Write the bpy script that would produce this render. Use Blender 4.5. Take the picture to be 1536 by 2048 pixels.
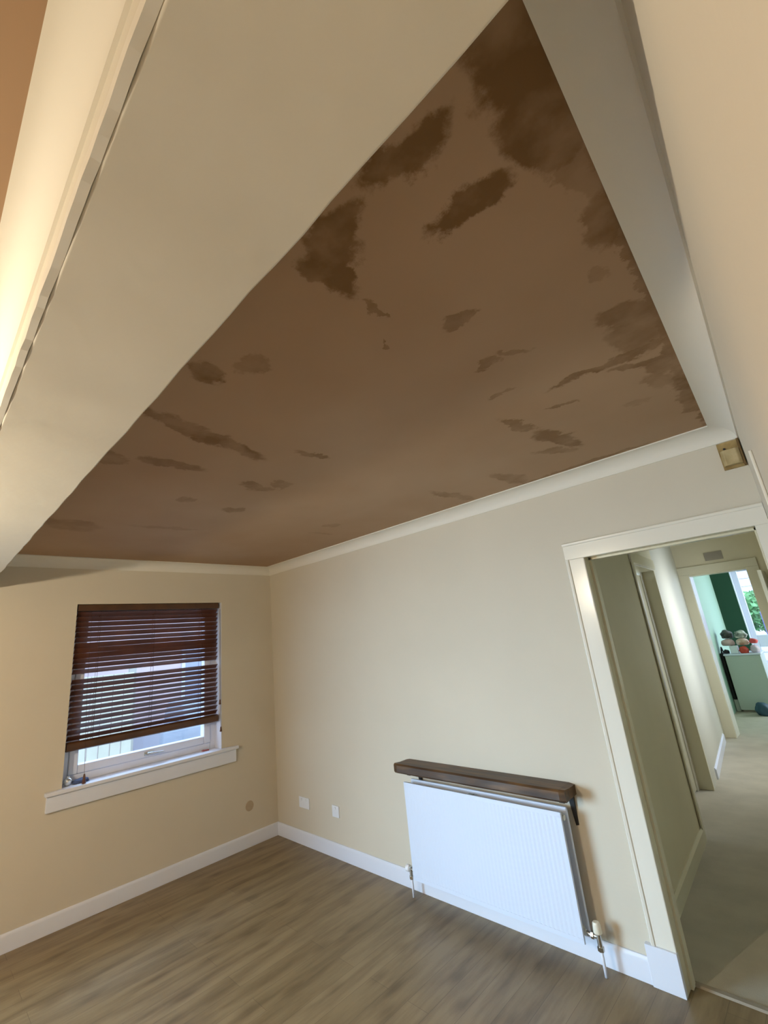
import bpy, bmesh, math, random
from mathutils import Vector, Matrix
random.seed(7)
for o in list(bpy.data.objects): bpy.data.objects.remove(o)
S = bpy.context.scene
COL = S.collection

# ------------------------------------------------------------------ camera
YAW, PITCH, ROLL = -0.7785, 0.2863, -0.0948
FPX, PX, PY = 895.104, 719.80, 1016.03
CAMP = Vector((4.1525, -2.722, 1.6614))
fw = Vector((math.sin(YAW)*math.cos(PITCH), math.cos(YAW)*math.cos(PITCH), math.sin(PITCH)))
r0 = Vector((math.cos(YAW), -math.sin(YAW), 0)); u0 = r0.cross(fw)
rr = r0*math.cos(ROLL) + u0*math.sin(ROLL); uu = -r0*math.sin(ROLL) + u0*math.cos(ROLL)
cd = bpy.data.cameras.new('camera'); cam = bpy.data.objects.new('camera', cd); COL.objects.link(cam)
cd.sensor_fit = 'VERTICAL'; cd.sensor_height = 36; cd.sensor_width = 27
cd.lens = 36*FPX/2048; cd.shift_x = (768-PX)/2048; cd.shift_y = (PY-1024)/2048
cd.clip_start = 0.01; cd.clip_end = 200
m = Matrix((rr, uu, -fw)).transposed().to_4x4(); m.translation = CAMP
cam.matrix_world = m
S.camera = cam

# ------------------------------------------------------------------ light
S.view_settings.view_transform = 'Standard'; S.view_settings.look = 'None'
S.view_settings.exposure = 0.48; S.view_settings.gamma = 1.0; S.view_settings.use_curve_mapping = False
W = bpy.data.worlds.new('world'); S.world = W; W.use_nodes = True
wn = W.node_tree.nodes; wl = W.node_tree.links
bg = wn['Background']
sky = wn.new('ShaderNodeTexSky'); sky.sky_type = 'HOSEK_WILKIE'
sky.sun_direction = Vector((-0.3, -0.5, 0.75)).normalized(); sky.turbidity = 5.0
mixc = wn.new('ShaderNodeMix'); mixc.data_type = 'RGBA'; mixc.inputs[0].default_value = 0.75
mixc.inputs[7].default_value = (0.60, 0.76, 1.0, 1)
wl.new(sky.outputs[0], mixc.inputs[6]); wl.new(mixc.outputs[2], bg.inputs[0])
bg.inputs[1].default_value = 3.6

def area(name, loc, target, sx, sy, power, color, spread=180):
    l = bpy.data.lights.new(name, 'AREA'); l.shape = 'RECTANGLE'; l.size = sx; l.size_y = sy
    l.energy = power; l.color = color; l.spread = math.radians(spread)
    o = bpy.data.objects.new(name, l); COL.objects.link(o); o.location = loc
    o.rotation_euler = (Vector(target)-Vector(loc)).to_track_quat('-Z', 'Y').to_euler()
    return o
def bulb(name, loc, power, color, rad):
    l = bpy.data.lights.new(name, 'POINT'); l.energy = power; l.color = color; l.shadow_soft_size = rad
    o = bpy.data.objects.new(name, l); COL.objects.link(o); o.location = loc; return o
# daylight coming in through the garden window of the near half of the room (behind the camera, in the left wall)
area('garden_window_daylight', (-.06, -4.35, 1.2), (2.7, 0, 0.1), 1.7, 1.5, 38, (0.50, 0.76, 1.0), 75)
# warm ceiling pendant of the near half of the room
bulb('pendant_bulb', (2.2, -3.6, 1.992), 84, (1.0, 0.84, 0.61), 0.035)
# open sky over the little window, falling onto its sill
area('side_window_sky', (-1.5, -1.18, 2.85), (-.06, -1.18, .9), 1.2, .6, 45, (0.50, 0.74, 1.0))
# daylight from the side window of the hall and of the green room
area('hall_window_daylight', (3.78, 3.75, 1.5), (2.8, 3.75, 0.9), 0.9, 1.3, 11, (1.0, 0.97, 0.88))
area('green_room_daylight', (5.3, 8.30, 1.5), (2.5, 7.4, 0.9), 1.4, 1.7, 75, (0.85, 0.97, 1.0))

# ------------------------------------------------------------------ materials
def mat(name, color, rough=0.6, metal=0, spec=0.5, bump=0, bscale=60, vary=0, vscale=2.0, color2=None, coat=0):
    M = bpy.data.materials.new(name); M.use_nodes = True
    n = M.node_tree.nodes; l = M.node_tree.links; b = n['Principled BSDF']
    b.inputs['Base Color'].default_value = (*color, 1); b.inputs['Roughness'].default_value = rough
    b.inputs['Metallic'].default_value = metal; b.inputs['Specular IOR Level'].default_value = spec
    b.inputs['Coat Weight'].default_value = coat
    tc = n.new('ShaderNodeTexCoord')
    if vary or color2:
        nz = n.new('ShaderNodeTexNoise'); nz.inputs['Scale'].default_value = vscale; nz.inputs['Detail'].default_value = 5
        l.new(tc.outputs['Object'], nz.inputs['Vector'])
        rp = n.new('ShaderNodeValToRGB'); rp.color_ramp.elements[0].position = .35; rp.color_ramp.elements[1].position = .65
        c2 = color2 or tuple(c*(1-vary) for c in color)
        rp.color_ramp.elements[0].color = (*c2, 1); rp.color_ramp.elements[1].color = (*color, 1)
        l.new(nz.outputs[0], rp.inputs[0]); l.new(rp.outputs[0], b.inputs['Base Color'])
    if bump:
        nb = n.new('ShaderNodeTexNoise'); nb.inputs['Scale'].default_value = bscale; nb.inputs['Detail'].default_value = 3
        l.new(tc.outputs['Object'], nb.inputs['Vector'])
        bp = n.new('ShaderNodeBump'); bp.inputs['Strength'].default_value = bump; bp.inputs['Distance'].default_value = .004
        l.new(nb.outputs[0], bp.inputs['Height']); l.new(bp.outputs[0], b.inputs['Normal'])
    return M

PAINT = mat('magnolia_wall_paint', (0.655, 0.60, 0.49), .75, bump=.10, bscale=45, vary=.04, vscale=1.4)
COVE = mat('white_cornice_paint', (0.76, 0.73, 0.65), .7, bump=.06, bscale=30)
BEAMM = mat('rough_white_beam_plaster', (0.72, 0.68, 0.58), .8, bump=.3, bscale=14, vary=.05, vscale=3)
GLOSS = mat('white_gloss_woodwork', (0.78, 0.75, 0.66), .22, bump=.05, bscale=8)
SKIRT = mat('white_skirting_gloss', (0.74, 0.78, 0.88), .3, bump=.04, bscale=10)
RADM = mat('white_radiator_enamel', (0.68, 0.76, 0.91), .3)
RADE = mat('radiator_edge_enamel', (0.70, 0.73, 0.70), .4)
CHROME = mat('dull_chrome', (0.62, 0.63, 0.62), .25, metal=1, bump=.1)
CREAMP = mat('cream_plastic', (0.80, 0.76, 0.62), .45, bump=.02)
WHITEP = mat('white_plastic', (0.80, 0.83, 0.88), .35, bump=.02)
UPVC = mat('white_upvc', (0.74, 0.79, 0.93), .3, bump=.02)
BLACK = mat('black_iron', (0.012, 0.011, 0.012), .5, bump=.1)
DARKM = mat('gap_shade_metal', (0.12, 0.11, 0.10), .7, bump=.1)  # dark colour puts the shade of the radiator gap onto fins and brackets
BLIND = mat('mahogany_blind_wood', (0.135, 0.046, 0.020), .38, vary=.3, vscale=6, bump=.05)
RAILM = mat('walnut_blind_rail', (0.10, 0.042, 0.014), .35, vary=.3, vscale=8, bump=.05)
CORDM = mat('brown_cord', (0.06, 0.03, 0.02), .8, bump=.2)
YELLOW = mat('yellowed_plastic', (0.42, 0.30, 0.12), .5, color2=(0.25, 0.16, 0.05), vscale=22, bump=.1)
YELLOW2 = mat('aged_cream_plastic', (0.55, 0.45, 0.26), .45, color2=(0.36, 0.27, 0.12), vscale=12, bump=.05)
HALLP = mat('hall_wall_paint', (0.68, 0.62, 0.44), .7, bump=.06, bscale=40, vary=.05)
HALLG = mat('hall_cream_woodwork', (0.66, 0.62, 0.46), .3, bump=.05)
GREENL = mat('green_wall_paint', (0.40, 0.59, 0.49), .6, bump=.05)
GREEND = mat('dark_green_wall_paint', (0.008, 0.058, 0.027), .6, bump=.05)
CABM = mat('pale_cabinet_laminate', (0.54, 0.60, 0.54), .35, bump=.03)
GREY = mat('grey_vent_plastic', (0.36, 0.32, 0.25), .6, bump=.05)
STAIN = mat('patched_filler', (0.50, 0.40, 0.28), .8, bump=.1, vary=.1, vscale=20)

def glass():
    M = bpy.data.materials.new('window_glass'); M.use_nodes = True
    n = M.node_tree.nodes; l = M.node_tree.links
    b = n['Principled BSDF']; b.inputs['Roughness'].default_value = 0.0
    tr = n.new('ShaderNodeBsdfTransparent'); tr.inputs[0].default_value = (.95, .97, 1, 1)
    gl = n.new('ShaderNodeBsdfGlossy'); gl.inputs['Roughness'].default_value = .02
    mx = n.new('ShaderNodeMixShader'); mx.inputs[0].default_value = .05; l.new(tr.outputs[0], mx.inputs[1]); l.new(gl.outputs[0], mx.inputs[2])
    l.new(mx.outputs[0], n['Material Output'].inputs[0]); return M
GLASS = glass()

def ceiling_mat():
    """bare skimmed plaster, pink-brown, with darker damp patches that have shapes of their own"""
    M = bpy.data.materials.new('drying_skim_plaster'); M.use_nodes = True
    n = M.node_tree.nodes; l = M.node_tree.links; b = n['Principled BSDF']
    b.inputs['Roughness'].default_value = .65; b.inputs['Specular IOR Level'].default_value = .25
    geo = n.new('ShaderNodeNewGeometry')
    def math_(op, a, c=None, clamp=False):
        q = n.new('ShaderNodeMath'); q.operation = op; q.use_clamp = clamp
        for i, v in enumerate((a, c)):
            if v is None: continue
            if isinstance(v, (int, float)): q.inputs[i].default_value = v
            else: l.new(v, q.inputs[i])
        return q.outputs[0]
    nz = n.new('ShaderNodeTexNoise'); nz.inputs['Scale'].default_value = 7; nz.inputs['Detail'].default_value = 7; nz.inputs['Roughness'].default_value = .65
    l.new(geo.outputs['Position'], nz.inputs['Vector'])
    sub = n.new('ShaderNodeVectorMath'); sub.operation = 'SUBTRACT'; sub.inputs[1].default_value = (.5, .5, .5); l.new(nz.outputs['Color'], sub.inputs[0])
    sc = n.new('ShaderNodeVectorMath'); sc.operation = 'MULTIPLY'; sc.inputs[1].default_value = (.20, .20, 0); l.new(sub.outputs[0], sc.inputs[0])
    ad = n.new('ShaderNodeVectorMath'); ad.operation = 'ADD'; l.new(geo.outputs['Position'], ad.inputs[0]); l.new(sc.outputs[0], ad.inputs[1])
    patches = PATCHES
    acc = None
    for (cx, cy, h, w, a, s) in patches:
        mp = n.new('ShaderNodeMapping'); mp.vector_type = 'TEXTURE'
        mp.inputs['Location'].default_value = (cx, cy, 2.5); mp.inputs['Rotation'].default_value = (0, 0, a)
        mp.inputs['Scale'].default_value = (h, w, 1e3)
        l.new(ad.outputs[0], mp.inputs['Vector'])
        ln = n.new('ShaderNodeVectorMath'); ln.operation = 'LENGTH'; l.new(mp.outputs[0], ln.inputs[0])
        mr = n.new('ShaderNodeMapRange'); mr.interpolation_type = 'SMOOTHSTEP'
        mr.inputs['From Min'].default_value = 1.22; mr.inputs['From Max'].default_value = .86
        mr.inputs['To Min'].default_value = 0; mr.inputs['To Max'].default_value = s
        l.new(ln.outputs['Value'], mr.inputs['Value'])
        acc = mr.outputs[0] if acc is None else math_('MAXIMUM', acc, mr.outputs[0])
    n2 = n.new('ShaderNodeTexNoise'); n2.inputs['Scale'].default_value = 1.3; n2.inputs['Detail'].default_value = 3
    l.new(geo.outputs['Position'], n2.inputs['Vector'])
    base = n.new('ShaderNodeValToRGB'); l.new(n2.outputs[0], base.inputs[0])
    e = base.color_ramp.elements; e[0].position = .3; e[0].color = (.37, .232, .130, 1); e[1].position = .7; e[1].color = (.425, .288, .18, 1)
    n3 = n.new('ShaderNodeTexNoise'); n3.inputs['Scale'].default_value = 9; n3.inputs['Detail'].default_value = 5
    l.new(geo.outputs['Position'], n3.inputs['Vector'])
    mr3 = n.new('ShaderNodeMapRange'); mr3.inputs['From Min'].default_value = .35; mr3.inputs['From Max'].default_value = .6; mr3.inputs['To Min'].default_value = .45; mr3.inputs['To Max'].default_value = 1
    l.new(n3.outputs[0], mr3.inputs['Value']); acc = math_('MULTIPLY', acc, mr3.outputs[0])
    mx = n.new('ShaderNodeMix'); mx.data_type = 'RGBA'; l.new(acc, mx.inputs[0]); l.new(base.outputs[0], mx.inputs[6])
    mx.inputs[7].default_value = (.19, .100, .034, 1)
    l.new(mx.outputs[2], b.inputs['Base Color'])
    bp = n.new('ShaderNodeBump'); bp.inputs['Strength'].default_value = .12; bp.inputs['Distance'].default_value = .004
    l.new(nz.outputs[0], bp.inputs['Height']); l.new(bp.outputs[0], b.inputs['Normal'])
    return M
PATCHES = [(4.08, -2.18, .10, .10, 2.19, 1), (3.82, -2.19, .10, .048, -2.97, 1), (4.05, -2.03, .10, .07, 1.18, 1), (3.85, -2.02, .10, .040, -3.05, 1), (3.95, -2.30, .2, .04, 0, .6),
 (3.606, -2.171, .082, .06, 2.84, 1), (4.025, -1.748, .082, .05, 1.83, 1), (3.53, -2.12, .09, .045, 1.56, 1), (3.518, -1.956, .05, .015, 1.74, .7),
 (3.646, -1.73, .045, .025, .18, .8), (3.444, -1.799, .012, .012, 1.33, .8), (3.56, -1.46, .05, .026, .3, .7), (3.66, -1.45, .05, .016, .5, .7),
 (3.826, -1.109, .205, .028, .04, 1), (3.96, -1.34, .09, .06, .72, .8), (3.959, -1.574, .034, .026, 1.28, .5), (3.0, -2.17, .06, .06, 1.29, .9), (3.13, -2.08, .05, .05, .4, .6),
 (2.596, -1.958, .299, .052, 1.78, .9), (2.67, -1.483, .085, .025, 1.47, .8), (2.184, -1.5, .10, .045, 1.64, .7), (2.26, -1.40, .07, .03, 2.4, .6),
 (2.247, -1.965, .141, .05, 1.46, .7), (1.796, -1.724, .049, .05, 1.55, .6), (1.74, -1.394, .075, .05, 1.25, .6), (3.402, -.936, .128, .03, 1.28, .8),
 (3.45, -.60, .17, .05, 1.4, .8), (3.38, -.46, .12, .03, .9, .6), (3.032, -.291, .16, .05, 1.41, .6), (2.632, -.33, .20, .035, 1.46, .6), (1.723, -.566, .064, .05, 1.37, .5),
 (3.503, -1.238, .05, .012, -.11, .6), (3.615, -.948, .058, .012, .43, .7), (3.96, -.931, .083, .08, .46, .7), (3.97, -.466, .329, .04, -1.57, .9), (3.8, -.70, .06, .03, .2, .4),
 (2.182, -2.21, .063, .061, .8, .6), (3.35, -.11, .35, .035, -.03, .7), (1.04, -2.102, .159, .12, 1.97, .5), (4.02, -1.2, .8, .022, 1.626, .8), (3.95, -1.22, .13, .07, 1.5, .7), (3.93, -.80, .10, .05, 1.0, .6), (4.03, -1.90, .09, .03, 1.6, .6), (3.90, -1.02, .09, .03, .3, .8), (1.2, -1.6, .2, .03, 1.5, .3), (1.5, -.5, .12, .02, 1.5, .3),
 (3.6, -3.1, .3, .16, .5, .6), (2.2, -3.4, .4, .1, 1.2, .8), (1.0, -4.3, .3, .2, .3, .8), (3.0, -4.6, .35, .12, 2.2, .8)]
CEIL = ceiling_mat()

def floor_mat():
    M = bpy.data.materials.new('oak_laminate_planks'); M.use_nodes = True
    n = M.node_tree.nodes; l = M.node_tree.links; b = n['Principled BSDF']
    b.inputs['Roughness'].default_value = .42
    geo = n.new('ShaderNodeNewGeometry')
    mp = n.new('ShaderNodeMapping'); mp.inputs['Rotation'].default_value = (0, 0, math.radians(90)); l.new(geo.outputs['Position'], mp.inputs[0])
    br = n.new('ShaderNodeTexBrick'); br.inputs['Scale'].default_value = 1; br.inputs['Brick Width'].default_value = 1.25; br.inputs['Row Height'].default_value = .125
    br.inputs['Mortar Size'].default_value = .0012; br.inputs['Color1'].default_value = (.275, .205, .115, 1); br.inputs['Color2'].default_value = (.235, .172, .092, 1)
    br.inputs['Mortar'].default_value = (.17, .12, .07, 1); br.offset = .37; l.new(mp.outputs[0], br.inputs['Vector'])
    st = n.new('ShaderNodeMapping'); st.inputs['Scale'].default_value = (9, 1.1, 1); l.new(geo.outputs['Position'], st.inputs[0])
    g = n.new('ShaderNodeTexNoise'); g.inputs['Scale'].default_value = 1.6; g.inputs['Detail'].default_value = 7; g.inputs['Roughness'].default_value = .6; l.new(st.outputs[0], g.inputs['Vector'])
    rp = n.new('ShaderNodeValToRGB'); rp.color_ramp.elements[0].position = .33; rp.color_ramp.elements[0].color = (.62, .58, .52, 1)
    rp.color_ramp.elements[1].position = .6; rp.color_ramp.elements[1].color = (1.05, 1.05, 1.02, 1); l.new(g.outputs[0], rp.inputs[0])
    mu = n.new('ShaderNodeMix'); mu.data_type = 'RGBA'; mu.blend_type = 'MULTIPLY'; mu.inputs[0].default_value = 1
    l.new(br.outputs[0], mu.inputs[6]); l.new(rp.outputs[0], mu.inputs[7])
    # knots
    km = n.new('ShaderNodeMapping'); km.inputs['Scale'].default_value = (5.5, 2.6, 1); l.new(geo.outputs['Position'], km.inputs[0])
    vo = n.new('ShaderNodeTexVoronoi'); vo.voronoi_dimensions = '2D'; vo.inputs['Scale'].default_value = 1.0; l.new(km.outputs[0], vo.inputs['Vector'])
    kr = n.new('ShaderNodeValToRGB'); kr.color_ramp.elements[0].position = .04; kr.color_ramp.elements[0].color = (.52, .47, .42, 1)
    kr.color_ramp.elements[1].position = .22; kr.color_ramp.elements[1].color = (1, 1, 1, 1); l.new(vo.outputs['Distance'], kr.inputs[0])
    m2 = n.new('ShaderNodeMix'); m2.data_type = 'RGBA'; m2.blend_type = 'MULTIPLY'; m2.inputs[0].default_value = .5
    l.new(mu.outputs[2], m2.inputs[6]); l.new(kr.outputs[0], m2.inputs[7]); l.new(m2.outputs[2], b.inputs['Base Color'])
    bp = n.new('ShaderNodeBump'); bp.inputs['Strength'].default_value = .08; bp.inputs['Distance'].default_value = .003
    l.new(g.outputs[0], bp.inputs['Height']); l.new(bp.outputs[0], b.inputs['Normal'])
    return M
LAM = floor_mat()
CARPET = mat('beige_hall_carpet', (0.50, 0.46, 0.37), .95, bump=.6, bscale=260, vary=.12, vscale=5)

def wood_mat(name, c1, c2, c3):
    M = bpy.data.materials.new(name); M.use_nodes = True
    n = M.node_tree.nodes; l = M.node_tree.links; b = n['Principled BSDF']; b.inputs['Roughness'].default_value = .45
    tc = n.new('ShaderNodeTexCoord'); mp = n.new('ShaderNodeMapping'); mp.inputs['Scale'].default_value = (2.2, 14, 14); l.new(tc.outputs['Object'], mp.inputs[0])
    g = n.new('ShaderNodeTexNoise'); g.inputs['Scale'].default_value = 2; g.inputs['Detail'].default_value = 6; l.new(mp.outputs[0], g.inputs['Vector'])
    rp = n.new('ShaderNodeValToRGB'); e = rp.color_ramp.elements; e[0].position = .3; e[0].color = (*c1, 1); e[1].position = .72; e[1].color = (*c3, 1)
    q = e.new(.5); q.color = (*c2, 1); l.new(g.outputs[0], rp.inputs[0]); l.new(rp.outputs[0], b.inputs['Base Color'])
    bp = n.new('ShaderNodeBump'); bp.inputs['Strength'].default_value = .3; bp.inputs['Distance'].default_value = .004
    l.new(g.outputs[0], bp.inputs['Height']); l.new(bp.outputs[0], b.inputs['Normal']); return M
SHELFW = wood_mat('dark_waxed_pine', (.032, .016, .008), (.068, .034, .013), (.16, .075, .02))

# ------------------------------------------------------------------ geometry helpers
def add_box(bm, a, b):
    vs = [bm.verts.new((x, y, z)) for x in (a[0], b[0]) for y in (a[1], b[1]) for z in (a[2], b[2])]
    for f in ((0,1,3,2),(4,6,7,5),(0,4,5,1),(2,3,7,6),(0,2,6,4),(1,5,7,3)):
        bm.faces.new([vs[i] for i in f])
def add_prism(bm, poly, z0, z1):
    """vertical prism over a plan polygon"""
    lo = [bm.verts.new((p[0], p[1], z0)) for p in poly]; hi = [bm.verts.new((p[0], p[1], z1)) for p in poly]
    bm.faces.new(lo[::-1]); bm.faces.new(hi)
    for i in range(len(poly)):
        j = (i+1) % len(poly); bm.faces.new((lo[i], lo[j], hi[j], hi[i]))
def add_sweep(bm, prof, A, B, udir, vdir):
    """profile points (u,v) swept straight from A to B"""
    A, B, udir, vdir = map(Vector, (A, B, udir, vdir))
    a = [bm.verts.new(A + udir*u + vdir*v) for u, v in prof]; b = [bm.verts.new(B + udir*u + vdir*v) for u, v in prof]
    bm.faces.new(a[::-1]); bm.faces.new(b)
    for i in range(len(prof)):
        j = (i+1) % len(prof); bm.faces.new((a[i], a[j], b[j], b[i]))
def add_tube(bm, pts, r, seg=12):
    pts = [Vector(p) for p in pts]; rings = []
    rad = r if isinstance(r, (list, tuple)) else [r]*len(pts)
    for i, p in enumerate(pts):
        d = (pts[min(i+1, len(pts)-1)] - pts[max(i-1, 0)]).normalized()
        up = Vector((0,0,1)) if abs(d.z) < .9 else Vector((1,0,0))
        s = d.cross(up).normalized(); t = s.cross(d)
        rings.append([bm.verts.new(p + (s*math.cos(2*math.pi*k/seg) + t*math.sin(2*math.pi*k/seg))*rad[i]) for k in range(seg)])
    for a, b in zip(rings, rings[1:]):
        for k in range(seg): bm.faces.new((a[k], a[(k+1) % seg], b[(k+1) % seg], b[k]))
    bm.faces.new(rings[0][::-1]); bm.faces.new(rings[-1])
def add_blob(bm, c, size, amp=.15, seed=0, sub=3, flat=True):
    res = bmesh.ops.create_icosphere(bm, subdivisions=sub, radius=1)
    rnd = random.Random(seed); ph = [rnd.uniform(0, 6.28) for _ in range(9)]
    for v in res['verts']:
        p = v.co.copy()
        k = 1 + amp*(math.sin(3*p.x+ph[0])*math.sin(4*p.y+ph[1]) + .6*math.sin(7*p.z+ph[2]+3*p.x) + .4*math.sin(9*p.y+ph[3]))
        q = Vector((p.x*size[0]*k, p.y*size[1]*k, p.z*size[2]*k))
        if flat and q.z < -size[2]*.6: q.z = -size[2]*.6
        v.co = q + Vector(c)
def obj(name, bm, m, parent=None, bevel=0, smooth=False, segs=2):
    bmesh.ops.recalc_face_normals(bm, faces=bm.faces)
    me = bpy.data.meshes.new(name); bm.to_mesh(me); bm.free()
    me.materials.append(m)
    o = bpy.data.objects.new(name, me); COL.objects.link(o)
    if parent: o.parent = parent; o.matrix_parent_inverse = Matrix.Translation(-Vector(parent.location)) if parent.type == 'EMPTY' else Matrix()
    if smooth:
        for p in me.polygons: p.use_smooth = True
    if bevel:
        b = o.modifiers.new('bevel', 'BEVEL'); b.width = bevel; b.segments = segs; b.limit_method = 'ANGLE'; b.angle_limit = math.radians(40)
        for p in me.polygons: p.use_smooth = True
        w = o.modifiers.new('wn', 'WEIGHTED_NORMAL')
    return o
def thing(name, label, cat, loc=(0,0,0), group=None):
    o = bpy.data.objects.new(name, None); COL.objects.link(o); o.location = loc; o.empty_display_size = .1
    if label: o['label'] = label
    if cat: o['category'] = cat
    if group: o['group'] = group
    return o
def tag(o, label, cat, group=None):
    o['label'] = label; o['category'] = cat
    if group: o['group'] = group
    return o
def B(*boxes):
    bm = bmesh.new()
    for a, b in boxes: add_box(bm, a, b)
    return bm
def struct(name, bm, m, label=None, **k):
    o = obj(name, bm, m, **k); o['kind'] = 'structure'
    if label: o['label'] = label
    return o
def sthing(name, label, loc=(0,0,0)):
    o = thing(name, label, None, loc); o['kind'] = 'structure'; return o

H = 2.5; ZC = 2.4225; CO = 0.0965; SH = 0.104; ST = 0.018
TANR = math.tan(0.055)
def XR(y): return 4.05 - TANR*y
REAR = -6.0
BY0, BY1, BZ = -2.379, -2.632, 2.2495
W0, W1, WZ0, WZ1 = -0.57, -1.80, 0.84, 2.14
D0, D1, DH, DHI = 3.131, 3.236, 2.0985, 1.9985   # door casing
DR = 3.998

# ------------------------------------------------------------------ room shell
struct('floor', B(((0, REAR, -.12), (4.6, .085, 0))), LAM, 'brown oak laminate floor of the main room')
struct('ceiling', B(((-.1, REAR, H), (4.7, 0, H+.1))), CEIL, 'brown bare plaster ceiling with damp darker patches')
struct('wall_left', B(((-.28, REAR, -.12), (0, -5.25, H+.1)), ((-.28, -5.25, -.12), (0, -3.45, .35)), ((-.28, -5.25, 2.05), (0, -3.45, H+.1)), ((-.28, -3.45, -.12), (0, W1, H+.1)), ((-.28, W0, -.12), (0, 0.12, H+.1)),
                      ((-.28, W1, -.12), (0, W0, WZ0)), ((-.28, W1, WZ1), (0, W0, H+.1))), PAINT, 'magnolia wall with the blinded window')
struct('wall_back', B(((0, 0, -.12), (D1-.025, .12, H+.1)), ((DR+.025, 0, -.12), (4.7, .12, H+.1)), ((D1-.025, 0, DHI+.025), (DR+.025, .12, H+.1))),
       PAINT, 'magnolia wall with radiator and hall doorway')
bm = bmesh.new(); add_prism(bm, [(XR(0), 0), (XR(REAR), REAR), (XR(REAR)+.2, REAR), (XR(0)+.2, 0)], -.12, H+.1)
struct('wall_right', bm, PAINT, 'plain magnolia wall at the right of the doorway')
struct('wall_rear', B(((-.28, REAR-.2, -.12), (4.8, REAR, H+.1))), PAINT)
# cornice: concave cove
def cove_prof(w=CO, h=H-ZC, lip=.006):
    pts = [(0, 0), (lip, 0)]
    for i in range(17):
        t = i/16*math.pi/2
        pts.append((lip + (w-lip)*(1-math.cos(t)), (h-lip)*math.sin(t)))
    pts += [(w, h), (0, h)]
    return pts
def cove(name, A, Bp, inward, w=CO):
    bm = bmesh.new(); add_sweep(bm, cove_prof(w), (A[0], A[1], ZC), (Bp[0], Bp[1], ZC), inward, (0, 0, 1))
    o = struct(name, bm, COVE, 'white coved cornice', smooth=True); o.data.set_sharp_from_angle(angle=math.radians(25)); return o
cove('trim_1', (0, 0), (XR(0), 0), (0, -1, 0))
cove('trim_2', (0, 0), (0, BY0), (1, 0, 0))
nr = Vector((-1, -TANR, 0)).normalized()
cove('trim_3', (XR(0), 0), (XR(BY0), BY0), nr)
cove('trim_4', (0, BY1), (XR(BY1), BY1), (0, -1, 0), .072)
cove('trim_5', (0, BY1), (0, REAR), (1, 0, 0))
# downstand beam, slightly uneven arris
bm = bmesh.new()
N = 60
prof = [(BY0, BZ), (BY0, H), (BY1, H), (BY1, BZ)]
rings = []
for i in range(N+1):
    x = 4.24*i/N; w = .0025*math.sin(i*1.7)+.002*math.sin(i*.6+1)+random.uniform(-.0012, .0012)
    rings.append([bm.verts.new((x, y+(w if z < H and y == BY0 else 0), z+(w*.8 if z < H and y == BY0 else 0))) for y, z in prof])
for a, b in zip(rings, rings[1:]):
    for k in range(4): bm.faces.new((a[k], b[k], b[(k+1) % 4], a[(k+1) % 4]))
bm.faces.new(rings[0]); bm.faces.new(rings[-1][::-1])
o = struct('trim_6', bm, BEAMM, 'wide white downstand beam crossing the ceiling', bevel=.005)
# batten along the near bottom arris of the beam
bm = bmesh.new(); rings = []
prof = [(0, 0), (-.012, 0), (-.012, .028), (-.007, .030), (-.007, .056), (-.003, .062), (0, .062)]
for i in range(N*2+1):
    x = 4.24*i/(N*2); w = random.uniform(-.0016, .0016)
    rings.append([bm.verts.new((x, BY1+y+w*.6, BZ+z+w)) for y, z in prof])
for a, b in zip(rings, rings[1:]):
    for k in range(len(prof)): bm.faces.new((a[k], b[k], b[(k+1) % len(prof)], a[(k+1) % len(prof)]))
bm.faces.new(rings[0]); bm.faces.new(rings[-1][::-1])
struct('trim_7', bm, COVE, 'rough white edge batten along the beam')
# skirting
def skirt(name, A, Bp, inward, m=SKIRT, h=SH, t=ST):
    bm = bmesh.new(); add_sweep(bm, [(0, 0), (t, 0), (t, h-.018), (t*.55, h-.004), (t*.4, h), (0, h)], (A[0], A[1], 0), (Bp[0], Bp[1], 0), inward, (0, 0, 1))
    return struct(name, bm, m, 'white painted skirting board', bevel=.0015)
skirt('baseboard_back', (0, 0), (D0-.027, 0), (0, -1, 0))
skirt('baseboard_left', (0, 0), (0, REAR), (1, 0, 0))
skirt('baseboard_right', (XR(0), 0), (XR(REAR), REAR), nr)

# ------------------------------------------------------------------ doorway to the hall
d = sthing('door_1', 'white gloss door casing around the open hall doorway', (D1, 0, 0))
def casing_prof(w, t):   # u across the width from the opening outwards, v out of the wall
    return [(0, 0), (0, t*.75), (.006, t*.85), (w*.80, t*.85), (w*.82, t*1.15), (w*.94, t*1.25), (w, t*.9), (w, 0)]
CW = D1-D0; T = .020
bm = bmesh.new(); add_sweep(bm, casing_prof(CW, T), (D1, 0, .165), (D1, 0, DHI), (-1, 0, 0), (0, -1, 0)); obj('side_casing', bm, GLOSS, d, bevel=.002)
bm = bmesh.new(); add_sweep(bm, [(u, v+.0008) for u, v in casing_prof(DH-DHI, T)], (D0, 0, DHI), (XR(0), 0, DHI), (0, 0, 1), (0, -1, 0)); obj('head_casing', bm, GLOSS, d, bevel=.002)
bm = bmesh.new(); add_sweep(bm, [(0, 0), (0, T), (.05, T), (.05, 0)], (DR, 0, 0), (DR, 0, DHI), (1, 0, 0), (0, -1, 0)); obj('side_casing', bm, GLOSS, d, bevel=.002)
obj('plinth_block', B(((D0-.027, -.026, 0), (D1+.001, 0, .165))), SKIRT, d, bevel=.002)
obj('jamb_lining', B(((D1-.025, 0, 0), (D1, .13, DHI+.025))), HALLG, d, bevel=.001)
obj('jamb_lining', B(((DR, 0, 0), (DR+.025, .13, DHI+.025))), HALLG, d, bevel=.001)
obj('head_lining', B(((D1, 0, DHI), (DR, .13, DHI+.025))), HALLG, d, bevel=.001)
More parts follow.
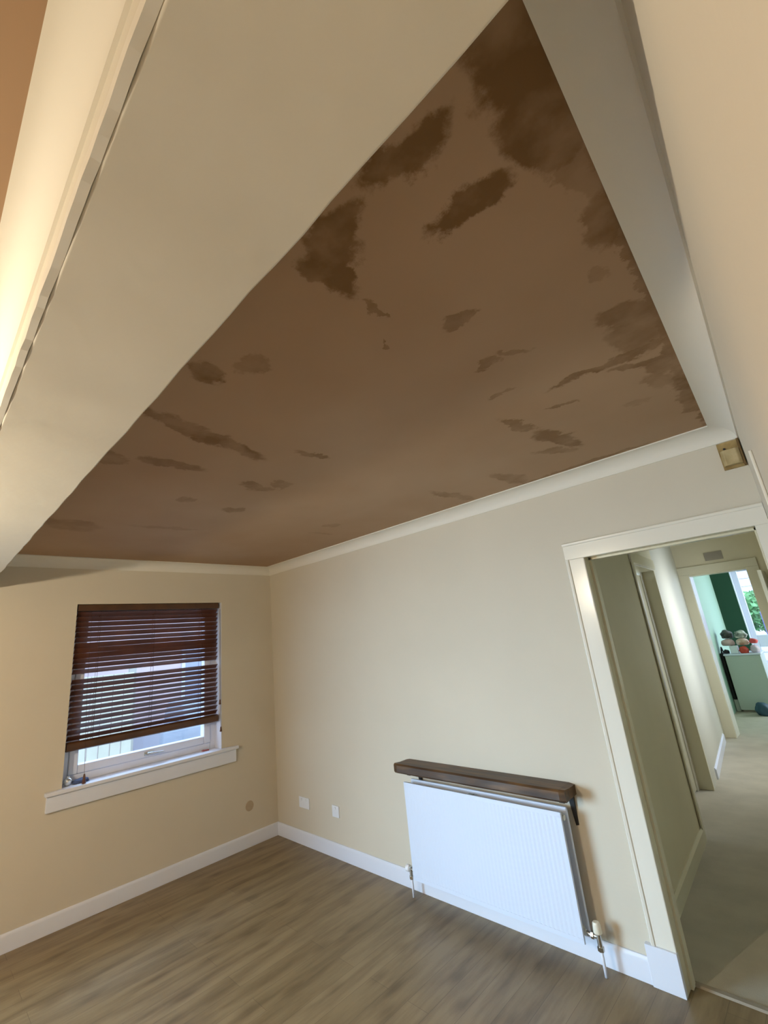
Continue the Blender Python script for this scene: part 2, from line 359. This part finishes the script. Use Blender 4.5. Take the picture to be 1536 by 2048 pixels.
obj('door_stop', B(((D1, .055, 0), (D1+.012, .10, DHI)), ((DR-.012, .055, 0), (DR, .10, DHI)), ((D1, .055, DHI-.012), (DR, .10, DHI))), HALLG, d, bevel=.001)
bm = bmesh.new(); add_sweep(bm, [(0, 0), (.006, .008), (.026, .010), (.036, 0)], (D1, .085, 0), (DR, .085, 0), (0, 1, 0), (0, 0, 1))
obj('threshold_strip', bm, mat('shaded_aluminium_strip', (.30, .26, .20), .6, metal=.2, bump=.2), d)  # strip colour darkened to carry the shade of the doorway

# ------------------------------------------------------------------ window
w = sthing('window_1', 'white plastic framed window behind the wooden blind', (0, (W0+W1)/2, WZ0))
FX0, FX1 = -.19, -.12
obj('window_frame', B(((FX0, W1, WZ0), (FX1, W1+.055, WZ1)), ((FX0, W0-.055, WZ0), (FX1, W0, WZ1)), ((FX0, W1+.055, WZ0), (FX1, W0-.055, WZ0+.055)),
    ((FX0, W1+.055, WZ1-.055), (FX1, W0-.055, WZ1))), UPVC, w, bevel=.006)
y0, y1, z0, z1 = W1+.055, W0-.055, WZ0+.055, WZ1-.055
SW = .062
sash = obj('sash', B(((FX0+.005, y0, z0), (FX1+.012, y0+SW, z1)), ((FX0+.005, y1-SW, z0), (FX1+.012, y1, z1)), ((FX0+.005, y0+SW, z0), (FX1+.012, y1-SW, z0+SW)),
    ((FX0+.005, y0+SW, z1-SW), (FX1+.012, y1-SW, z1))), UPVC, w, bevel=.008)
obj('pane', B(((-.160, y0+SW-.005, z0+SW-.005), (-.152, y1-SW+.005, z1-SW+.005))), GLASS, w)
bm = bmesh.new(); ym = -1.17
add_box(bm, (FX1+.012, ym-.035, z0+.018), (FX1+.022, ym+.035, z0+.044)); add_tube(bm, [(FX1+.02, ym-.01, z0+.031), (FX1+.045, ym-.01, z0+.031)], .010)
add_tube(bm, [(FX1+.045, ym-.018, z0+.031), (FX1+.047, ym+.04, z0+.029), (FX1+.045, ym+.115, z0+.024)], [.009, .008, .006])
obj('window_handle', bm, CHROME, w, bevel=.001)
# sill board with apron
obj('sill_board', B(((FX1, W1, WZ0-.012), (.001, W0, WZ0+.003)), ((0, -1.905, WZ0-.022), (.048, -.425, WZ0+.003))), SKIRT, w, bevel=.004)
obj('apron', B(((0, -1.892, WZ0-.125), (.028, -.442, WZ0-.022))), SKIRT, w, bevel=.002)
obj('reveal_lining', B(((FX1, W0-.006, WZ0+.003), (0, W0, WZ1))), SKIRT, w)

# ------------------------------------------------------------------ venetian blind
bl = thing('venetian_blind', 'dark brown wooden venetian blind, mostly lowered in front of the window', 'blind', (-.05, (W0+W1)/2, 2.09))
BYA, BYB = W1+.010, W0-.022
obj('headrail', B(((-.075, BYA, 2.087), (-.012, BYB, 2.137))), RAILM, bl, bevel=.003)
def slat(bm, z, ang, dy=0, sag=0):
    wd = .050; n = 5
    ca, sa = math.cos(ang), math.sin(ang); xc = -.045
    ny = 12; grid = []
    for j in range(ny+1):
        yy = BYA+.004 + (BYB-BYA-.008)*j/ny
        zz = z + dy*(j/ny-.5) - sag*math.sin(math.pi*j/ny)
        row = []
        for i in range(n+1):
            s = (i/n-.5)*wd; c = .0022*(1-(2*i/n-1)**2)
            row.append((xc + s*ca - c*sa, yy, zz + s*sa + c*ca))
        grid.append(row)
    th = .0026
    top = [[bm.verts.new(p) for p in r] for r in grid]
    bot = [[bm.verts.new((p[0]+th*sa, p[1], p[2]-th*ca)) for p in r] for r in grid]
    for j in range(ny):
        for i in range(n):
            bm.faces.new((top[j][i], top[j][i+1], top[j+1][i+1], top[j+1][i])); bm.faces.new((bot[j][i], bot[j+1][i], bot[j+1][i+1], bot[j][i+1]))
        bm.faces.new((top[j][0], top[j+1][0], bot[j+1][0], bot[j][0])); bm.faces.new((top[j][n], bot[j][n], bot[j+1][n], top[j+1][n]))
    for i in range(n):
        bm.faces.new((top[0][i], bot[0][i], bot[0][i+1], top[0][i+1])); bm.faces.new((top[ny][i], top[ny][i+1], bot[ny][i+1], bot[ny][i]))
bm = bmesh.new()
ANG = math.radians(40)
zs = []; z = 2.064
for k in range(23):
    zs.append(z); z -= .0395 + (.034 if k == 11 else 0) + random.uniform(-.0012, .0012)
for k, z in enumerate(zs):
    a = ANG + random.uniform(-.04, .04) + (math.radians(7) if k in (6, 7, 8) else 0) - (math.radians(3) if k > 11 else 0)
    slat(bm, z, a, dy=random.uniform(-.002, .002))
obj('slats', bm, BLIND, bl, smooth=False)
ZR = zs[-1]-.056
bm = bmesh.new(); add_sweep(bm, [(-.030, 0), (-.027, .022), (-.014, .032), (.014, .032), (.027, .022), (.030, 0), (.027, -.022), (.014, -.030), (-.014, -.030), (-.027, -.022)],
    (-.045, BYA, ZR), (-.045, BYB, ZR), (1, 0, 0), (0, 0, 1)); obj('bottom_rail', bm, RAILM, bl, bevel=.003)
for yy in (BYA+.17, (BYA+BYB)/2, BYB-.17):
    bm = bmesh.new()
    for xx in (-.018, -.072): add_tube(bm, [(xx, yy, 2.09), (xx, yy, ZR+.015)], .0013, 6)
    for z in zs: add_tube(bm, [(-.018, yy+.002, z-.018), (-.072, yy+.002, z-.018)], .0008, 4)
    obj('ladder_cord', bm, CORDM, bl)
bm = bmesh.new()
add_tube(bm, [(-.004, BYB+.010, 2.08), (.000, BYB+.012, 1.6), (.003, BYB+.012, 1.02)], .0013, 6)
add_tube(bm, [(-.004, BYB+.004, 2.08), (.000, BYB+.004, 1.6), (.002, BYB+.004, 1.25)], .0013, 6)
pc = obj('pull_cord', bm, CORDM, bl)
def tassel(x, y, z, h=.042, r=.011, par=None):
    bm = bmesh.new(); add_tube(bm, [(x, y, z+h), (x, y, z+h*.8), (x, y, z+h*.35), (x, y, z+.002), (x, y, z)], [r*.35, r*.55, r*.75, r, r*.8], 12)
    return obj('cord_tassel', bm, BLIND, par or pc, smooth=True)
tassel(.002, BYB+.004, 1.215); tassel(.003, BYB+.012, .985)
bm = bmesh.new(); add_tube(bm, [(-.012, BYA+.10, 2.09), (-.008, BYA+.105, 1.5), (.010, BYA+.125, .90)], .0011, 6)
pc2 = obj('pull_cord', bm, CORDM, bl)
tassel(.010, BYA+.125, WZ0+.004, .062, .014, pc2)

# objects on the sill
bm = bmesh.new(); bmesh.ops.create_uvsphere(bm, u_segments=20, v_segments=12, radius=.027, matrix=Matrix.Translation((-.05, W1+.045, WZ0+.003+.027)))
add_tube(bm, [(-.05, W1+.045, WZ0+.05), (-.05, W1+.045, WZ0+.066)], .010)
tag(obj('glass_ornament', bm, mat('clear_silvery_glass', (.75, .80, .85), .08, metal=.7), smooth=True), 'small shiny round ornament in the left corner of the windowsill', 'ornament')
bm = bmesh.new(); add_blob(bm, (-.055, W1+.13, WZ0+.003+.011), (.035, .06, .018), .12, 4)
tag(obj('folded_cloth', bm, mat('dark_blue_grey_cloth', (.07, .10, .20), .9, bump=.3), smooth=True), 'small crumpled blue-grey cloth beside the ornament on the windowsill', 'cloth')
bm = bmesh.new(); add_box(bm, (-.085, -.72, WZ0+.003), (-.06, -.66, WZ0+.013)); add_box(bm, (-.081, -.714, WZ0+.012), (-.064, -.70, WZ0+.016))
tag(obj('lighter', bm, mat('dull_pink_plastic', (.42, .13, .13), .4, bump=.02), bevel=.003), 'small flat reddish object lying at the right end of the windowsill', 'small item')

# ------------------------------------------------------------------ radiator
RX0, RX1, RZ0, RZ1 = 1.765, 2.861, .125, .695
r = thing('radiator', 'white double panel radiator low on the wall beneath the wooden shelf', 'radiator', ((RX0+RX1)/2, -.08, RZ0))
def panel(y_front, x0, x1, z0, z1, ribs, th=.014):
    """pressed steel panel, fine vertical flutes"""
    bm = bmesh.new(); xs = []; n = ribs
    for i in range(n*4+1):
        x = x0+.012 + (x1-x0-.024)*i/(n*4); dy = .0011*(.5-.5*math.cos(i/4*2*math.pi)); xs.append((x, y_front+dy))
    def col(x, y, za, zb): return [bm.verts.new((x, y, za)), bm.verts.new((x, y, zb))]
    cols = [col(x, y, z0+.02, z1-.02) for x, y in xs]
    for a, b in zip(cols, cols[1:]): bm.faces.new((a[0], b[0], b[1], a[1]))
    add_box(bm, (x0, y_front+.0034, z0), (x1, y_front+th, z1))
    add_box(bm, (x0, y_front, z0), (x1, y_front+.004, z0+.022)); add_box(bm, (x0, y_front, z1-.022), (x1, y_front+.004, z1))
    add_box(bm, (x0, y_front, z0+.02), (x0+.013, y_front+.004, z1-.02)); add_box(bm, (x1-.013, y_front, z0+.02), (x1, y_front+.004, z1-.02))
    return bm
obj('front_panel', panel(-.130, RX0, RX1, RZ0, RZ1, 44), RADM, r)
obj('back_panel', B(((RX0+.008, -.062, RZ0), (RX1+.004, -.042, RZ1+.005))), RADM, r, bevel=.006)
bm = bmesh.new()
for i in range(70):
    x = RX0+.04 + (RX1-RX0-.08)*i/69; add_box(bm, (x, -.116, RZ0+.03), (x+.0012, -.062, RZ1-.022))
obj('convector_fins', bm, DARKM, r)
for xx in (RX0+.012, RX1-.03):
    for zz in (RZ1-.035, RZ0+.035):
        bm = bmesh.new(); add_tube(bm, [(xx, -.118, zz), (xx, -.060, zz)], .017, 16); add_tube(bm, [(xx+.012*(1 if xx > 2 else -1), -.09, zz), (xx+.03*(1 if xx > 2 else -1), -.09, zz)], .014, 12)
        obj('connector', bm, RADE, r, bevel=.001)
obj('air_vent', B(((2.27, -.106, RZ1-.028), (2.31, -.085, RZ1-.004))), CHROME, r, bevel=.003)
# wall brackets of the radiator
for xx in (RX0+.2, RX1-.2):
    obj('hanging_bracket', B(((xx, -.042, RZ0+.05), (xx+.03, -.001, RZ1-.03))), DARKM, r)
# valves and pipes
def valve(x, sgn, cream):
    bm = bmesh.new()
    add_tube(bm, [(x, -.09, .16), (x+sgn*.055, -.09, .16)], .011, 12)
    add_tube(bm, [(x+sgn*.020, -.09, .16), (x+sgn*.034, -.09, .16)], .017, 6)
    add_tube(bm, [(x+sgn*.055, -.09, .105), (x+sgn*.055, -.09, .175)], .012, 12)
    add_tube(bm, [(x+sgn*.055, -.09, .103), (x+sgn*.055, -.09, .122)], .016, 6)
    v = obj('valve', bm, CHROME, r, bevel=.001)
    if cream:
        bm = bmesh.new(); add_tube(bm, [(x+sgn*.055, -.09, .172), (x+sgn*.055, -.09, .178), (x+sgn*.055, -.09, .215), (x+sgn*.055, -.09, .222)], [.014, .020, .018, .014], 18)
        c = obj('valve_cap', bm, CREAMP, v, bevel=.001)
    else:
        bm = bmesh.new(); add_tube(bm, [(x+sgn*.060, -.09, .16), (x+sgn*.068, -.09, .16), (x+sgn*.090, -.09, .16), (x+sgn*.093, -.09, .16)], [.014, .021, .021, .016], 18)
        c = obj('valve_cap', bm, WHITEP, v, bevel=.001)
    c['label'] = 'cream valve cap' if cream else 'white lockshield valve cap'
    bm = bmesh.new(); add_tube(bm, [(x+sgn*.055, -.09, .11), (x+sgn*.055, -.09, 0.0)], .0075, 12)
    obj('pipe', bm, SKIRT, r, smooth=True)
valve(RX0+.005, -1, False); valve(RX1+.004, 1, True)

# ------------------------------------------------------------------ shelf above the radiator
sh = thing('wooden_shelf', 'thick dark stained rustic wooden shelf on black brackets above the radiator', 'shelf', (2.35, -.07, .78))
bm = bmesh.new(); nx = 40; rings = []
SX0, SX1, SZ0, SZ1, SD = 1.70, 2.912, .748, .808, .148
for i in range(nx+1):
    x = SX0 + (SX1-SX0)*i/nx; e = .006 if i in (0, nx) else 0
    wv = .0006*math.sin(i*.5)
    prof = [(-.001, SZ0+e), (-SD*.5, SZ0+e*.7), (-SD+.008+e, SZ0+wv), (-SD-wv+e, SZ0+.010), (-SD+wv+e, SZ1-.010), (-SD+.009+e, SZ1+wv*.6), (-SD*.5, SZ1-e), (-.001, SZ1-e)]
    rings.append([bm.verts.new((x, a, b)) for a, b in prof])
for a, b in zip(rings, rings[1:]):
    for k in range(8): bm.faces.new((a[k], b[k], b[(k+1) % 8], a[(k+1) % 8]))
bm.faces.new(rings[0]); bm.faces.new(rings[-1][::-1])
obj('plank', bm, SHELFW, sh)
for xx in (SX0+.105, SX1-.045):
    bm = bmesh.new()
    add_box(bm, (xx, -.130, SZ0-.006), (xx+.030, -.001, SZ0+.001)); 
    a = [bm.verts.new(p) for p in ((xx, -.001, SZ0), (xx+.030, -.001, SZ0), (xx+.026, -.001, .605), (xx+.010, -.001, .600))]
    b = [bm.verts.new(p) for p in ((xx, -.020, SZ0), (xx+.030, -.020, SZ0), (xx+.024, -.008, .607), (xx+.012, -.008, .602))]
    bm.faces.new(a); bm.faces.new(b[::-1])
    for k in range(4): bm.faces.new((a[k], a[(k+1) % 4], b[(k+1) % 4], b[k]))
    obj('bracket', bm, BLACK, sh, bevel=.001)

# ------------------------------------------------------------------ small wall fittings
def socket(x, z, wd, hh, label, n):
    s = thing('wall_socket', label, 'socket', (x, -.005, z), None)
    obj('face_plate', B(((x-wd/2, -.009, z-hh/2), (x+wd/2, 0, z+hh/2))), WHITEP, s, bevel=.003)
    for k in range(n):
        xx = x+(k-(n-1)/2)*.06
        obj('switch', B(((xx-.006, -.013, z+.016), (xx+.006, -.008, z+.032))), WHITEP, s, bevel=.001)
socket(.43, .325, .145, .085, 'white double wall socket low on the wall, nearer the corner', 2)
socket(.86, .330, .085, .085, 'white single wall socket low on the wall, between double socket and radiator', 1)
bm = bmesh.new(); bmesh.ops.create_cone(bm, cap_ends=True, segments=32, radius1=.042, radius2=.040, depth=.004, matrix=Matrix.Translation((.002, -.30, .315)) @ Matrix.Rotation(math.pi/2, 4, 'Y'))
tag(obj('filler_patch', bm, STAIN), 'round tan patch low on the wall to the right under the window', 'wall patch')

s = thing('motion_sensor', 'yellowed plastic alarm sensor box in the corner above the doorway', 'sensor', (4.0, -.02, 2.33))
obj('back_plate', B(((3.960, -.012, 2.283), (4.046, 0, 2.418))), YELLOW, s, bevel=.002)
bm = bmesh.new(); add_sweep(bm, [(0, 0), (.070, 0), (.072, .020), (.060, .032), (.012, .032), (0, .020)], (3.966, -.012, 2.296), (3.966, -.012, 2.372), (1, 0, 0), (0, -1, 0)); obj('lens_housing', bm, YELLOW2, s, bevel=.003)
bm = bmesh.new(); add_tube(bm, [(3.985, -.011, 2.385), (3.985, -.016, 2.385)], .005, 10); obj('screw', bm, BLACK, s)
obj('side_edge', B(((4.038, -.030, 2.283), (4.047, -.012, 2.418))), mat('brown_stained_edge', (.14, .08, .02), .6, bump=.2), s, bevel=.002)
bm = bmesh.new(); add_prism(bm, [(XR(-1.012), -1.012), (XR(-1.0), -1.0), (XR(-1.0)-.009, -1.0), (XR(-1.012)-.009, -1.012)], SH, 2.095)
tag(obj('cable_trunking', bm, GLOSS, bevel=.003), 'thin white vertical trunking on the right wall near the sensor', 'trunking')

# ------------------------------------------------------------------ hall
HZ = 2.75
struct('floor_hall', B(((2.3, .086, -.12), (5.6, 9.0, 0))), CARPET, 'beige carpet floor of the hall')
struct('ceiling_hall', B(((2.3, .12, HZ), (4.4, 5.4, HZ+.1))), HALLP, 'cream hall ceiling')
bm = bmesh.new(); add_prism(bm, [(3.09, .12), (3.02, 1.75), (2.80, 1.75), (2.80, .12)], 0, HZ); add_prism(bm, [(3.02, 1.75), (2.912, 2.95), (2.80, 2.95), (2.80, 1.75)], 2.20, HZ)
struct('wall_hall_left', bm, HALLP, 'shaded cream wall at the left of the hall')
bm = bmesh.new(); add_prism(bm, [(2.909, 2.95), (2.70, 5.2), (2.5, 5.2), (2.5, 2.95)], 0, HZ)
struct('wall_hall_left', bm, mat('pale_hall_paint', (.56, .55, .47), .55, bump=.05), 'sunlit pale wall further along the hall')
dl = sthing('door_2', 'closed cream door recessed in the left hall wall', (2.79, 2.35, 0))
obj('door_leaf', B(((2.745, 1.77, .01), (2.786, 2.93, 2.06))), HALLG, dl, bevel=.003)
obj('far_jamb', B(((2.786, 2.925, 0), (2.91, 2.95, 2.09))), HALLG, dl, bevel=.002)
bm = bmesh.new(); add_prism(bm, [(3.005, 1.76), (2.912, 2.95), (2.74, 2.95), (2.74, 1.76)], 2.09, 2.115); add_prism(bm, [(3.032, 1.70), (2.925, 2.95), (2.905, 2.95), (3.012, 1.70)], 2.10, 2.20)
obj('head_casing', bm, HALLG, dl, bevel=.003)
bm = bmesh.new(); add_prism(bm, [(3.026, 1.70), (3.038, 1.70), (3.033, 1.765), (2.99, 1.765), (2.99, 1.75), (3.02, 1.75)], 0, 2.2); obj('near_casing', bm, HALLG, dl, bevel=.003)
bm = bmesh.new(); add_prism(bm, [(2.786, 2.85), (2.796, 2.85), (2.796, 2.924), (2.786, 2.924)], 0, 2.09); obj('door_stop', bm, GLOSS, dl, bevel=.001)
bm = bmesh.new(); add_tube(bm, [(2.786, 1.86, 1.0), (2.83, 1.86, 1.0), (2.835, 1.90, 1.0), (2.835, 1.97, 1.0)], .009, 10); obj('door_handle', bm, CHROME, dl)
hn = Vector((1, .0935, 0)).normalized()
bm = bmesh.new(); add_sweep(bm, [(0, 0), (.016, 0), (.016, .08), (.006, .095), (0, .095)], (3.09, .14, 0), (3.022, 1.70, 0), (1, 0, 0), (0, 0, 1)); struct('baseboard_hall_near', bm, HALLG, 'cream skirting at the near end of the hall')
bm = bmesh.new(); add_sweep(bm, [(0, 0), (.016, 0), (.016, .085), (.006, .10), (0, .10)], (2.876, 3.30, 0), (2.725, 4.93, 0), hn, (0, 0, 1)); struct('baseboard_hall_far', bm, SKIRT, 'bright white skirting along the pale hall wall')
# hall right wall with a window bay
struct('wall_hall_right', B(((4.02, .12, 0), (4.2, 3.1, HZ)), ((3.85, 4.4, 0), (4.2, 5.4, HZ)), ((3.85, 3.1, 0), (4.2, 4.4, .8)), ((3.85, 3.1, 2.2), (4.2, 4.4, HZ))), HALLP)
# far wall and doorway
FY = 5.2
struct('wall_hall_far', B(((2.5, FY, 0), (2.80, FY+.2, HZ)), ((3.49, FY, 0), (4.3, FY+.2, HZ)), ((2.80, FY, 2.13), (3.49, FY+.2, HZ))), HALLP, 'cream end wall of the hall above the green room doorway')
d3 = sthing('door_3', 'cream casing around the doorway into the green room', (2.8, FY, 0))
for a, b in ((2.70, 2.82), (3.47, 3.60)):
    bm = bmesh.new(); add_box(bm, (a, FY-.022, 0), (b, FY, 2.13)); obj('side_casing', bm, HALLG, d3, bevel=.004)
obj('head_casing', B(((2.70, FY-.023, 2.13), (3.60, FY, 2.24))), HALLG, d3, bevel=.004)
obj('jamb_lining', B(((2.80, FY, 0), (2.825, FY+.24, 2.13))), GLOSS, d3, bevel=.002)
obj('jamb_lining', B(((3.465, FY, 0), (3.49, FY+.24, 2.13))), HALLG, d3, bevel=.002)
obj('head_lining', B(((2.825, FY, 2.105), (3.465, FY+.24, 2.13))), HALLG, d3)
# opened leaf seen edge-on at the right of the far doorway
obj('door_leaf', B(((3.612, FY-.60, .01), (3.650, FY-.03, 2.04))), HALLG, d3, bevel=.003)
v = thing('wall_vent', 'small grey square vent grille on the hall end wall above the far doorway', 'vent', (3.17, FY, 2.33))
obj('vent_frame', B(((3.065, FY-.012, 2.285), (3.27, FY, 2.40))), GREY, v, bevel=.002)
bm = bmesh.new()
for k in range(5): add_box(bm, (3.08, FY-.017, 2.296+k*.019), (3.255, FY-.010, 2.306+k*.019))
obj('louvres', bm, GREY, v)

# ------------------------------------------------------------------ green room
GY = 8.5
struct('wall_green_left', B(((2.45, 5.4, 0), (2.60, GY, 2.5))), GREENL, 'light green wall in the far room')
gx0, gx1 = 2.907, 4.5
struct('wall_green_back', B(((2.45, GY, 0), (gx0, GY+.25, 2.5)), ((gx1, GY, 0), (6.0, GY+.25, 2.5)), ((gx0, GY, 2.42), (gx1, GY+.25, 2.5))), GREEND, 'dark green end wall of the far room')
struct('wall_green_right', B(((5.8, 5.4, 0), (6.0, GY, 2.5)), ((4.3, 5.2, 0), (6.0, 5.4, 2.5))), GREENL)
struct('ceiling_green', B(((2.45, 5.4, 2.5), (6.0, GY+.25, 2.6))), COVE)
struct('floor_green', B(((5.6, 5.2, -.12), (6.0, 9.0, 0))), CARPET)
g = sthing('window_2', 'white framed glazed garden door in the dark green wall', (3.7, GY+.2, 0))
obj('reveal_lining', B(((gx0, GY, 0), (gx0+.012, GY+.2, 2.42))), UPVC, g)
fy0, fy1 = GY+.13, GY+.20
obj('door_frame', B(((gx0+.012, fy0, 0), (gx0+.10, fy1, 2.42)), ((gx1-.08, fy0, 0), (gx1, fy1, 2.42)), ((gx0+.10, fy0, 2.36), (gx1-.08, fy1, 2.42)), ((gx0+.10, fy0, 0), (gx1-.08, fy1, .08)),
    ((gx0+.10, fy0, .87), (gx1-.08, fy1, 1.08)), ((3.72, fy0, 0), (3.79, fy1, 2.42))), UPVC, g, bevel=.006)
obj('pane', B(((gx0+.09, fy0+.03, .07), (3.73, fy0+.038, .88)), ((gx0+.09, fy0+.03, 1.07), (3.73, fy0+.038, 2.37)), ((3.78, fy0+.03, .07), (gx1-.07, fy0+.038, .88)), ((3.78, fy0+.03, 1.07), (gx1-.07, fy0+.038, 2.37))), GLASS, g)

c = thing('cabinet', 'pale grey-white waist high cabinet standing in the green room', 'cabinet', (2.88, 7.3, 0))
obj('body', B(((2.668, 7.06, .03), (3.128, 7.60, .862))), CABM, c, bevel=.008)
obj('top', B(((2.655, 7.045, .862), (3.14, 7.61, .888))), UPVC, c, bevel=.006)
obj('plinth', B(((2.69, 7.09, 0), (3.11, 7.58, .03))), GREY, c)
dk = mat('black_fabric', (.012, .014, .012), .9, bump=.3)
bm = bmesh.new(); add_box(bm, (2.608, 7.10, .18), (2.648, 7.5, .90)); add_tube(bm, [(2.628, 7.15, .90), (2.628, 7.25, .99), (2.628, 7.35, .90)], .01)
tag(obj('folded_trolley', bm, dk, bevel=.01), 'narrow black folded item slotted between the cabinet and the light green wall', 'folded item')
bm = bmesh.new(); add_box(bm, (2.605, 7.12, 0), (2.662, 7.5, .178)); tag(obj('shoe_box', bm, CABM, bevel=.006), 'narrow pale box on the floor beneath the black folded item', 'box')
def bag(name, c0, size, col, lab, cat, seed, amp=.16, col2=None):
    bm = bmesh.new(); add_blob(bm, c0, size, amp, seed)
    return tag(obj(name, bm, mat(name+'_stuff_%d' % seed, col, .6, color2=col2, vscale=14, bump=.3), smooth=True), lab, cat)
bag('carrier_bag', (2.745, 7.30, 1.176), (.082, .09, .085), (.10, .10, .085), 'dark striped bag topping the heap on the cabinet', 'bag', 3, .12, (.02, .02, .015))
bag('zebra_scarf', (2.935, 7.28, 1.168), (.088, .08, .075), (.80, .82, .75), 'black and white patterned cloth lying right of the dark bag on the heap', 'cloth', 5, .15, (.04, .05, .04))
bag('pink_pouch', (2.745, 7.24, 1.052), (.092, .10, .068), (.62, .42, .40), 'pale pink bag in the middle of the heap, left side', 'bag', 8, .05)
bag('cream_sack', (2.935, 7.25, 1.052), (.088, .09, .066), (.78, .62, .55), 'cream and peach bag in the middle of the heap, right side', 'bag', 9, .05, (.55, .30, .20))
bm = bmesh.new(); add_box(bm, (2.76, 7.10, .889), (2.865, 7.24, 1.01)); tag(obj('white_carton', bm, WHITEP, bevel=.008), 'small white carton at the front left of the cabinet top', 'carton')
bag('red_packet', (2.93, 7.17, .930), (.062, .06, .070), (.55, .06, .03), 'red packet beside the white carton on the cabinet top', 'packet', 12, .10)
bag('red_tissue', (3.085, 7.22, 1.062), (.05, .05, .05), (.75, .08, .08), 'bright red crumpled packet high at the right end of the heap', 'packet', 14, .14)
bag('lilac_parcel', (3.07, 7.24, .935), (.062, .08, .074), (.60, .52, .58), 'lilac-grey parcel at the right end of the cabinet top', 'parcel', 15, .08)
bag('black_pouch', (2.70, 7.14, .916), (.04, .05, .040), (.015, .012, .015), 'small black pouch at the left edge of the cabinet top', 'pouch', 16, .10)
bag('blue_rucksack', (2.985, 6.86, .072), (.10, .10, .12), (.035, .085, .13), 'dark blue rounded bag on the floor in front of the cabinet', 'bag', 21, .10)

# ------------------------------------------------------------------ outdoors
GRASS = mat('lawn_grass', (.10, .20, .05), .9, color2=(.05, .12, .03), vscale=3, bump=.4)
PAVE = mat('pale_concrete_drive', (.42, .41, .40), .9, vary=.15, vscale=1, bump=.3)
struct('ground', B(((-30, -25, -.5), (-.28, 30, -.4)), ((-.28, 9.0, -.5), (30, 30, -.4)), ((-.28, -25, -.5), (30, -6.2, -.4))), PAVE, 'pale paved ground outside')
# neighbour seen through the blind
nb = thing('neighbour_house', 'pale pinkish rendered house seen between the blind slats', 'house', (-9, -2, -.4))
RENDER = mat('pinkish_render', (.62, .50, .50), .85, vary=.12, vscale=.6, bump=.2)
obj('house_wall', B(((-12, -9, -.4), (-8, 4, 3.2))), RENDER, nb)
bm = bmesh.new(); add_sweep(bm, [(-.4, 0), (4.4, 0), (2, 1.9)], (-12, -9.4, 3.2), (-12, 4.4, 3.2), (1, 0, 0), (0, 0, 1)); obj('house_roof', bm, mat('grey_roof_tiles', (.20, .19, .20), .8, bump=.3, vary=.3), nb)
for yy in (-7.0, -3.4, -.6, 3.1):
    f = obj('house_window', B(((-8.0, yy-.65, .5), (-7.95, yy+.65, 1.9))), UPVC, nb, bevel=.01)
    obj('window_pane', B(((-7.95, yy-.56, .58), (-7.94, yy-.03, 1.82)), ((-7.95, yy+.03, .58), (-7.94, yy+.56, 1.82))), mat('dark_pane', (.34, .37, .46), .3), f)
fn = thing('garden_fence', 'pale cream boarded fence outside the window', 'fence', (-4.2, -2.6, -.4))
bm = bmesh.new()
for k in range(26): add_box(bm, (-4.24, -4.1+k*.16, -.4), (-4.21, -4.1+k*.16+.145, 1.5))
obj('boards', bm, mat('cream_fence_paint', (.62, .62, .50), .8, vary=.15, bump=.2), fn)
for k in range(4): obj('post', B(((-4.33, -4.0+k*1.33, -.4), (-4.24, -3.9+k*1.33, 1.56))), mat('grey_post', (.4, .4, .36), .9, bump=.2), fn)
bm = bmesh.new(); add_box(bm, (-6.9, .9, -.4), (-5.2, 4.7, .38)); add_sweep(bm, [(0, 0), (1.3, 0), (1.05, .42), (.3, .42)], (-6.75, 1.5, .38), (-6.75, 3.8, .38), (1, 0, 0), (0, 0, 1))
tag(obj('parked_car', bm, mat('grey_blue_car_paint', (.28, .33, .40), .25, coat=.6), bevel=.08, segs=3), 'grey-blue parked car glimpsed under the blind', 'car')
# garden beyond the green room
def foliage(name, c0, size, n, lab, col, seed):
    rnd = random.Random(seed); bm = bmesh.new()
    for k in range(n):
        while True:
            p = Vector((rnd.uniform(-1, 1), rnd.uniform(-1, 1), rnd.uniform(-1, 1)))
            if .35 < p.length < 1: break
        p = Vector((p.x*size[0], p.y*size[1], p.z*size[2])) + Vector(c0); s = rnd.uniform(.06, .13)
        a = Vector((rnd.uniform(-1, 1), rnd.uniform(-1, 1), rnd.uniform(-1, 1))).normalized(); b_ = a.orthogonal().normalized()
        q = [p+a*s, p+b_*s*.45, p-a*s, p-b_*s*.45]
        bm.faces.new([bm.verts.new(v_) for v_ in q])
    me_root = thing(name, lab, 'shrub', (c0[0], c0[1], -.4))
    obj('leaves', bm, mat(name+'_leaf%d' % seed, col, .5, vary=.5, vscale=4), me_root)
    bm = bmesh.new(); add_tube(bm, [(c0[0], c0[1], -.4), (c0[0]+.05, c0[1], c0[2])], [.06, .03]); obj('trunk', bm, CORDM, me_root)
foliage('garden_shrub', (2.9, 14.0, 1.45), (.9, .6, .55), 1600, 'bright green leafy shrub seen through the garden door', (.22, .55, .20), 1)
foliage('garden_shrub', (2.2, 10.9, .1), (.7, .6, .5), 900, 'low dark green shrub close outside the garden door', (.02, .10, .05), 2)
bm = bmesh.new(); add_box(bm, (2.86, 12.0, -.4), (4.0, 12.4, 1.45)); tag(obj('garden_shed', bm, mat('blue_shed_paint', (.14, .16, .50), .6, bump=.3, vary=.2), bevel=.02), 'blue-violet painted garden store beyond the glazed door', 'shed')
bh = thing('far_building', 'white clapboard building beyond the garden', 'building', (2, 20, -.4))
bm = bmesh.new()
for k in range(22): add_box(bm, (-4, 20-.03*(k % 2), -.4+k*.3), (8, 20.4, -.4+k*.3+.285))
obj('cladding', bm, mat('white_cladding', (.75, .76, .82), .7, bump=.1), bh)
obj('eaves', B(((-4.3, 19.6, 6.2), (8.3, 20.8, 6.4))), mat('dark_eaves', (.2, .2, .25), .7, bump=.1), bh)
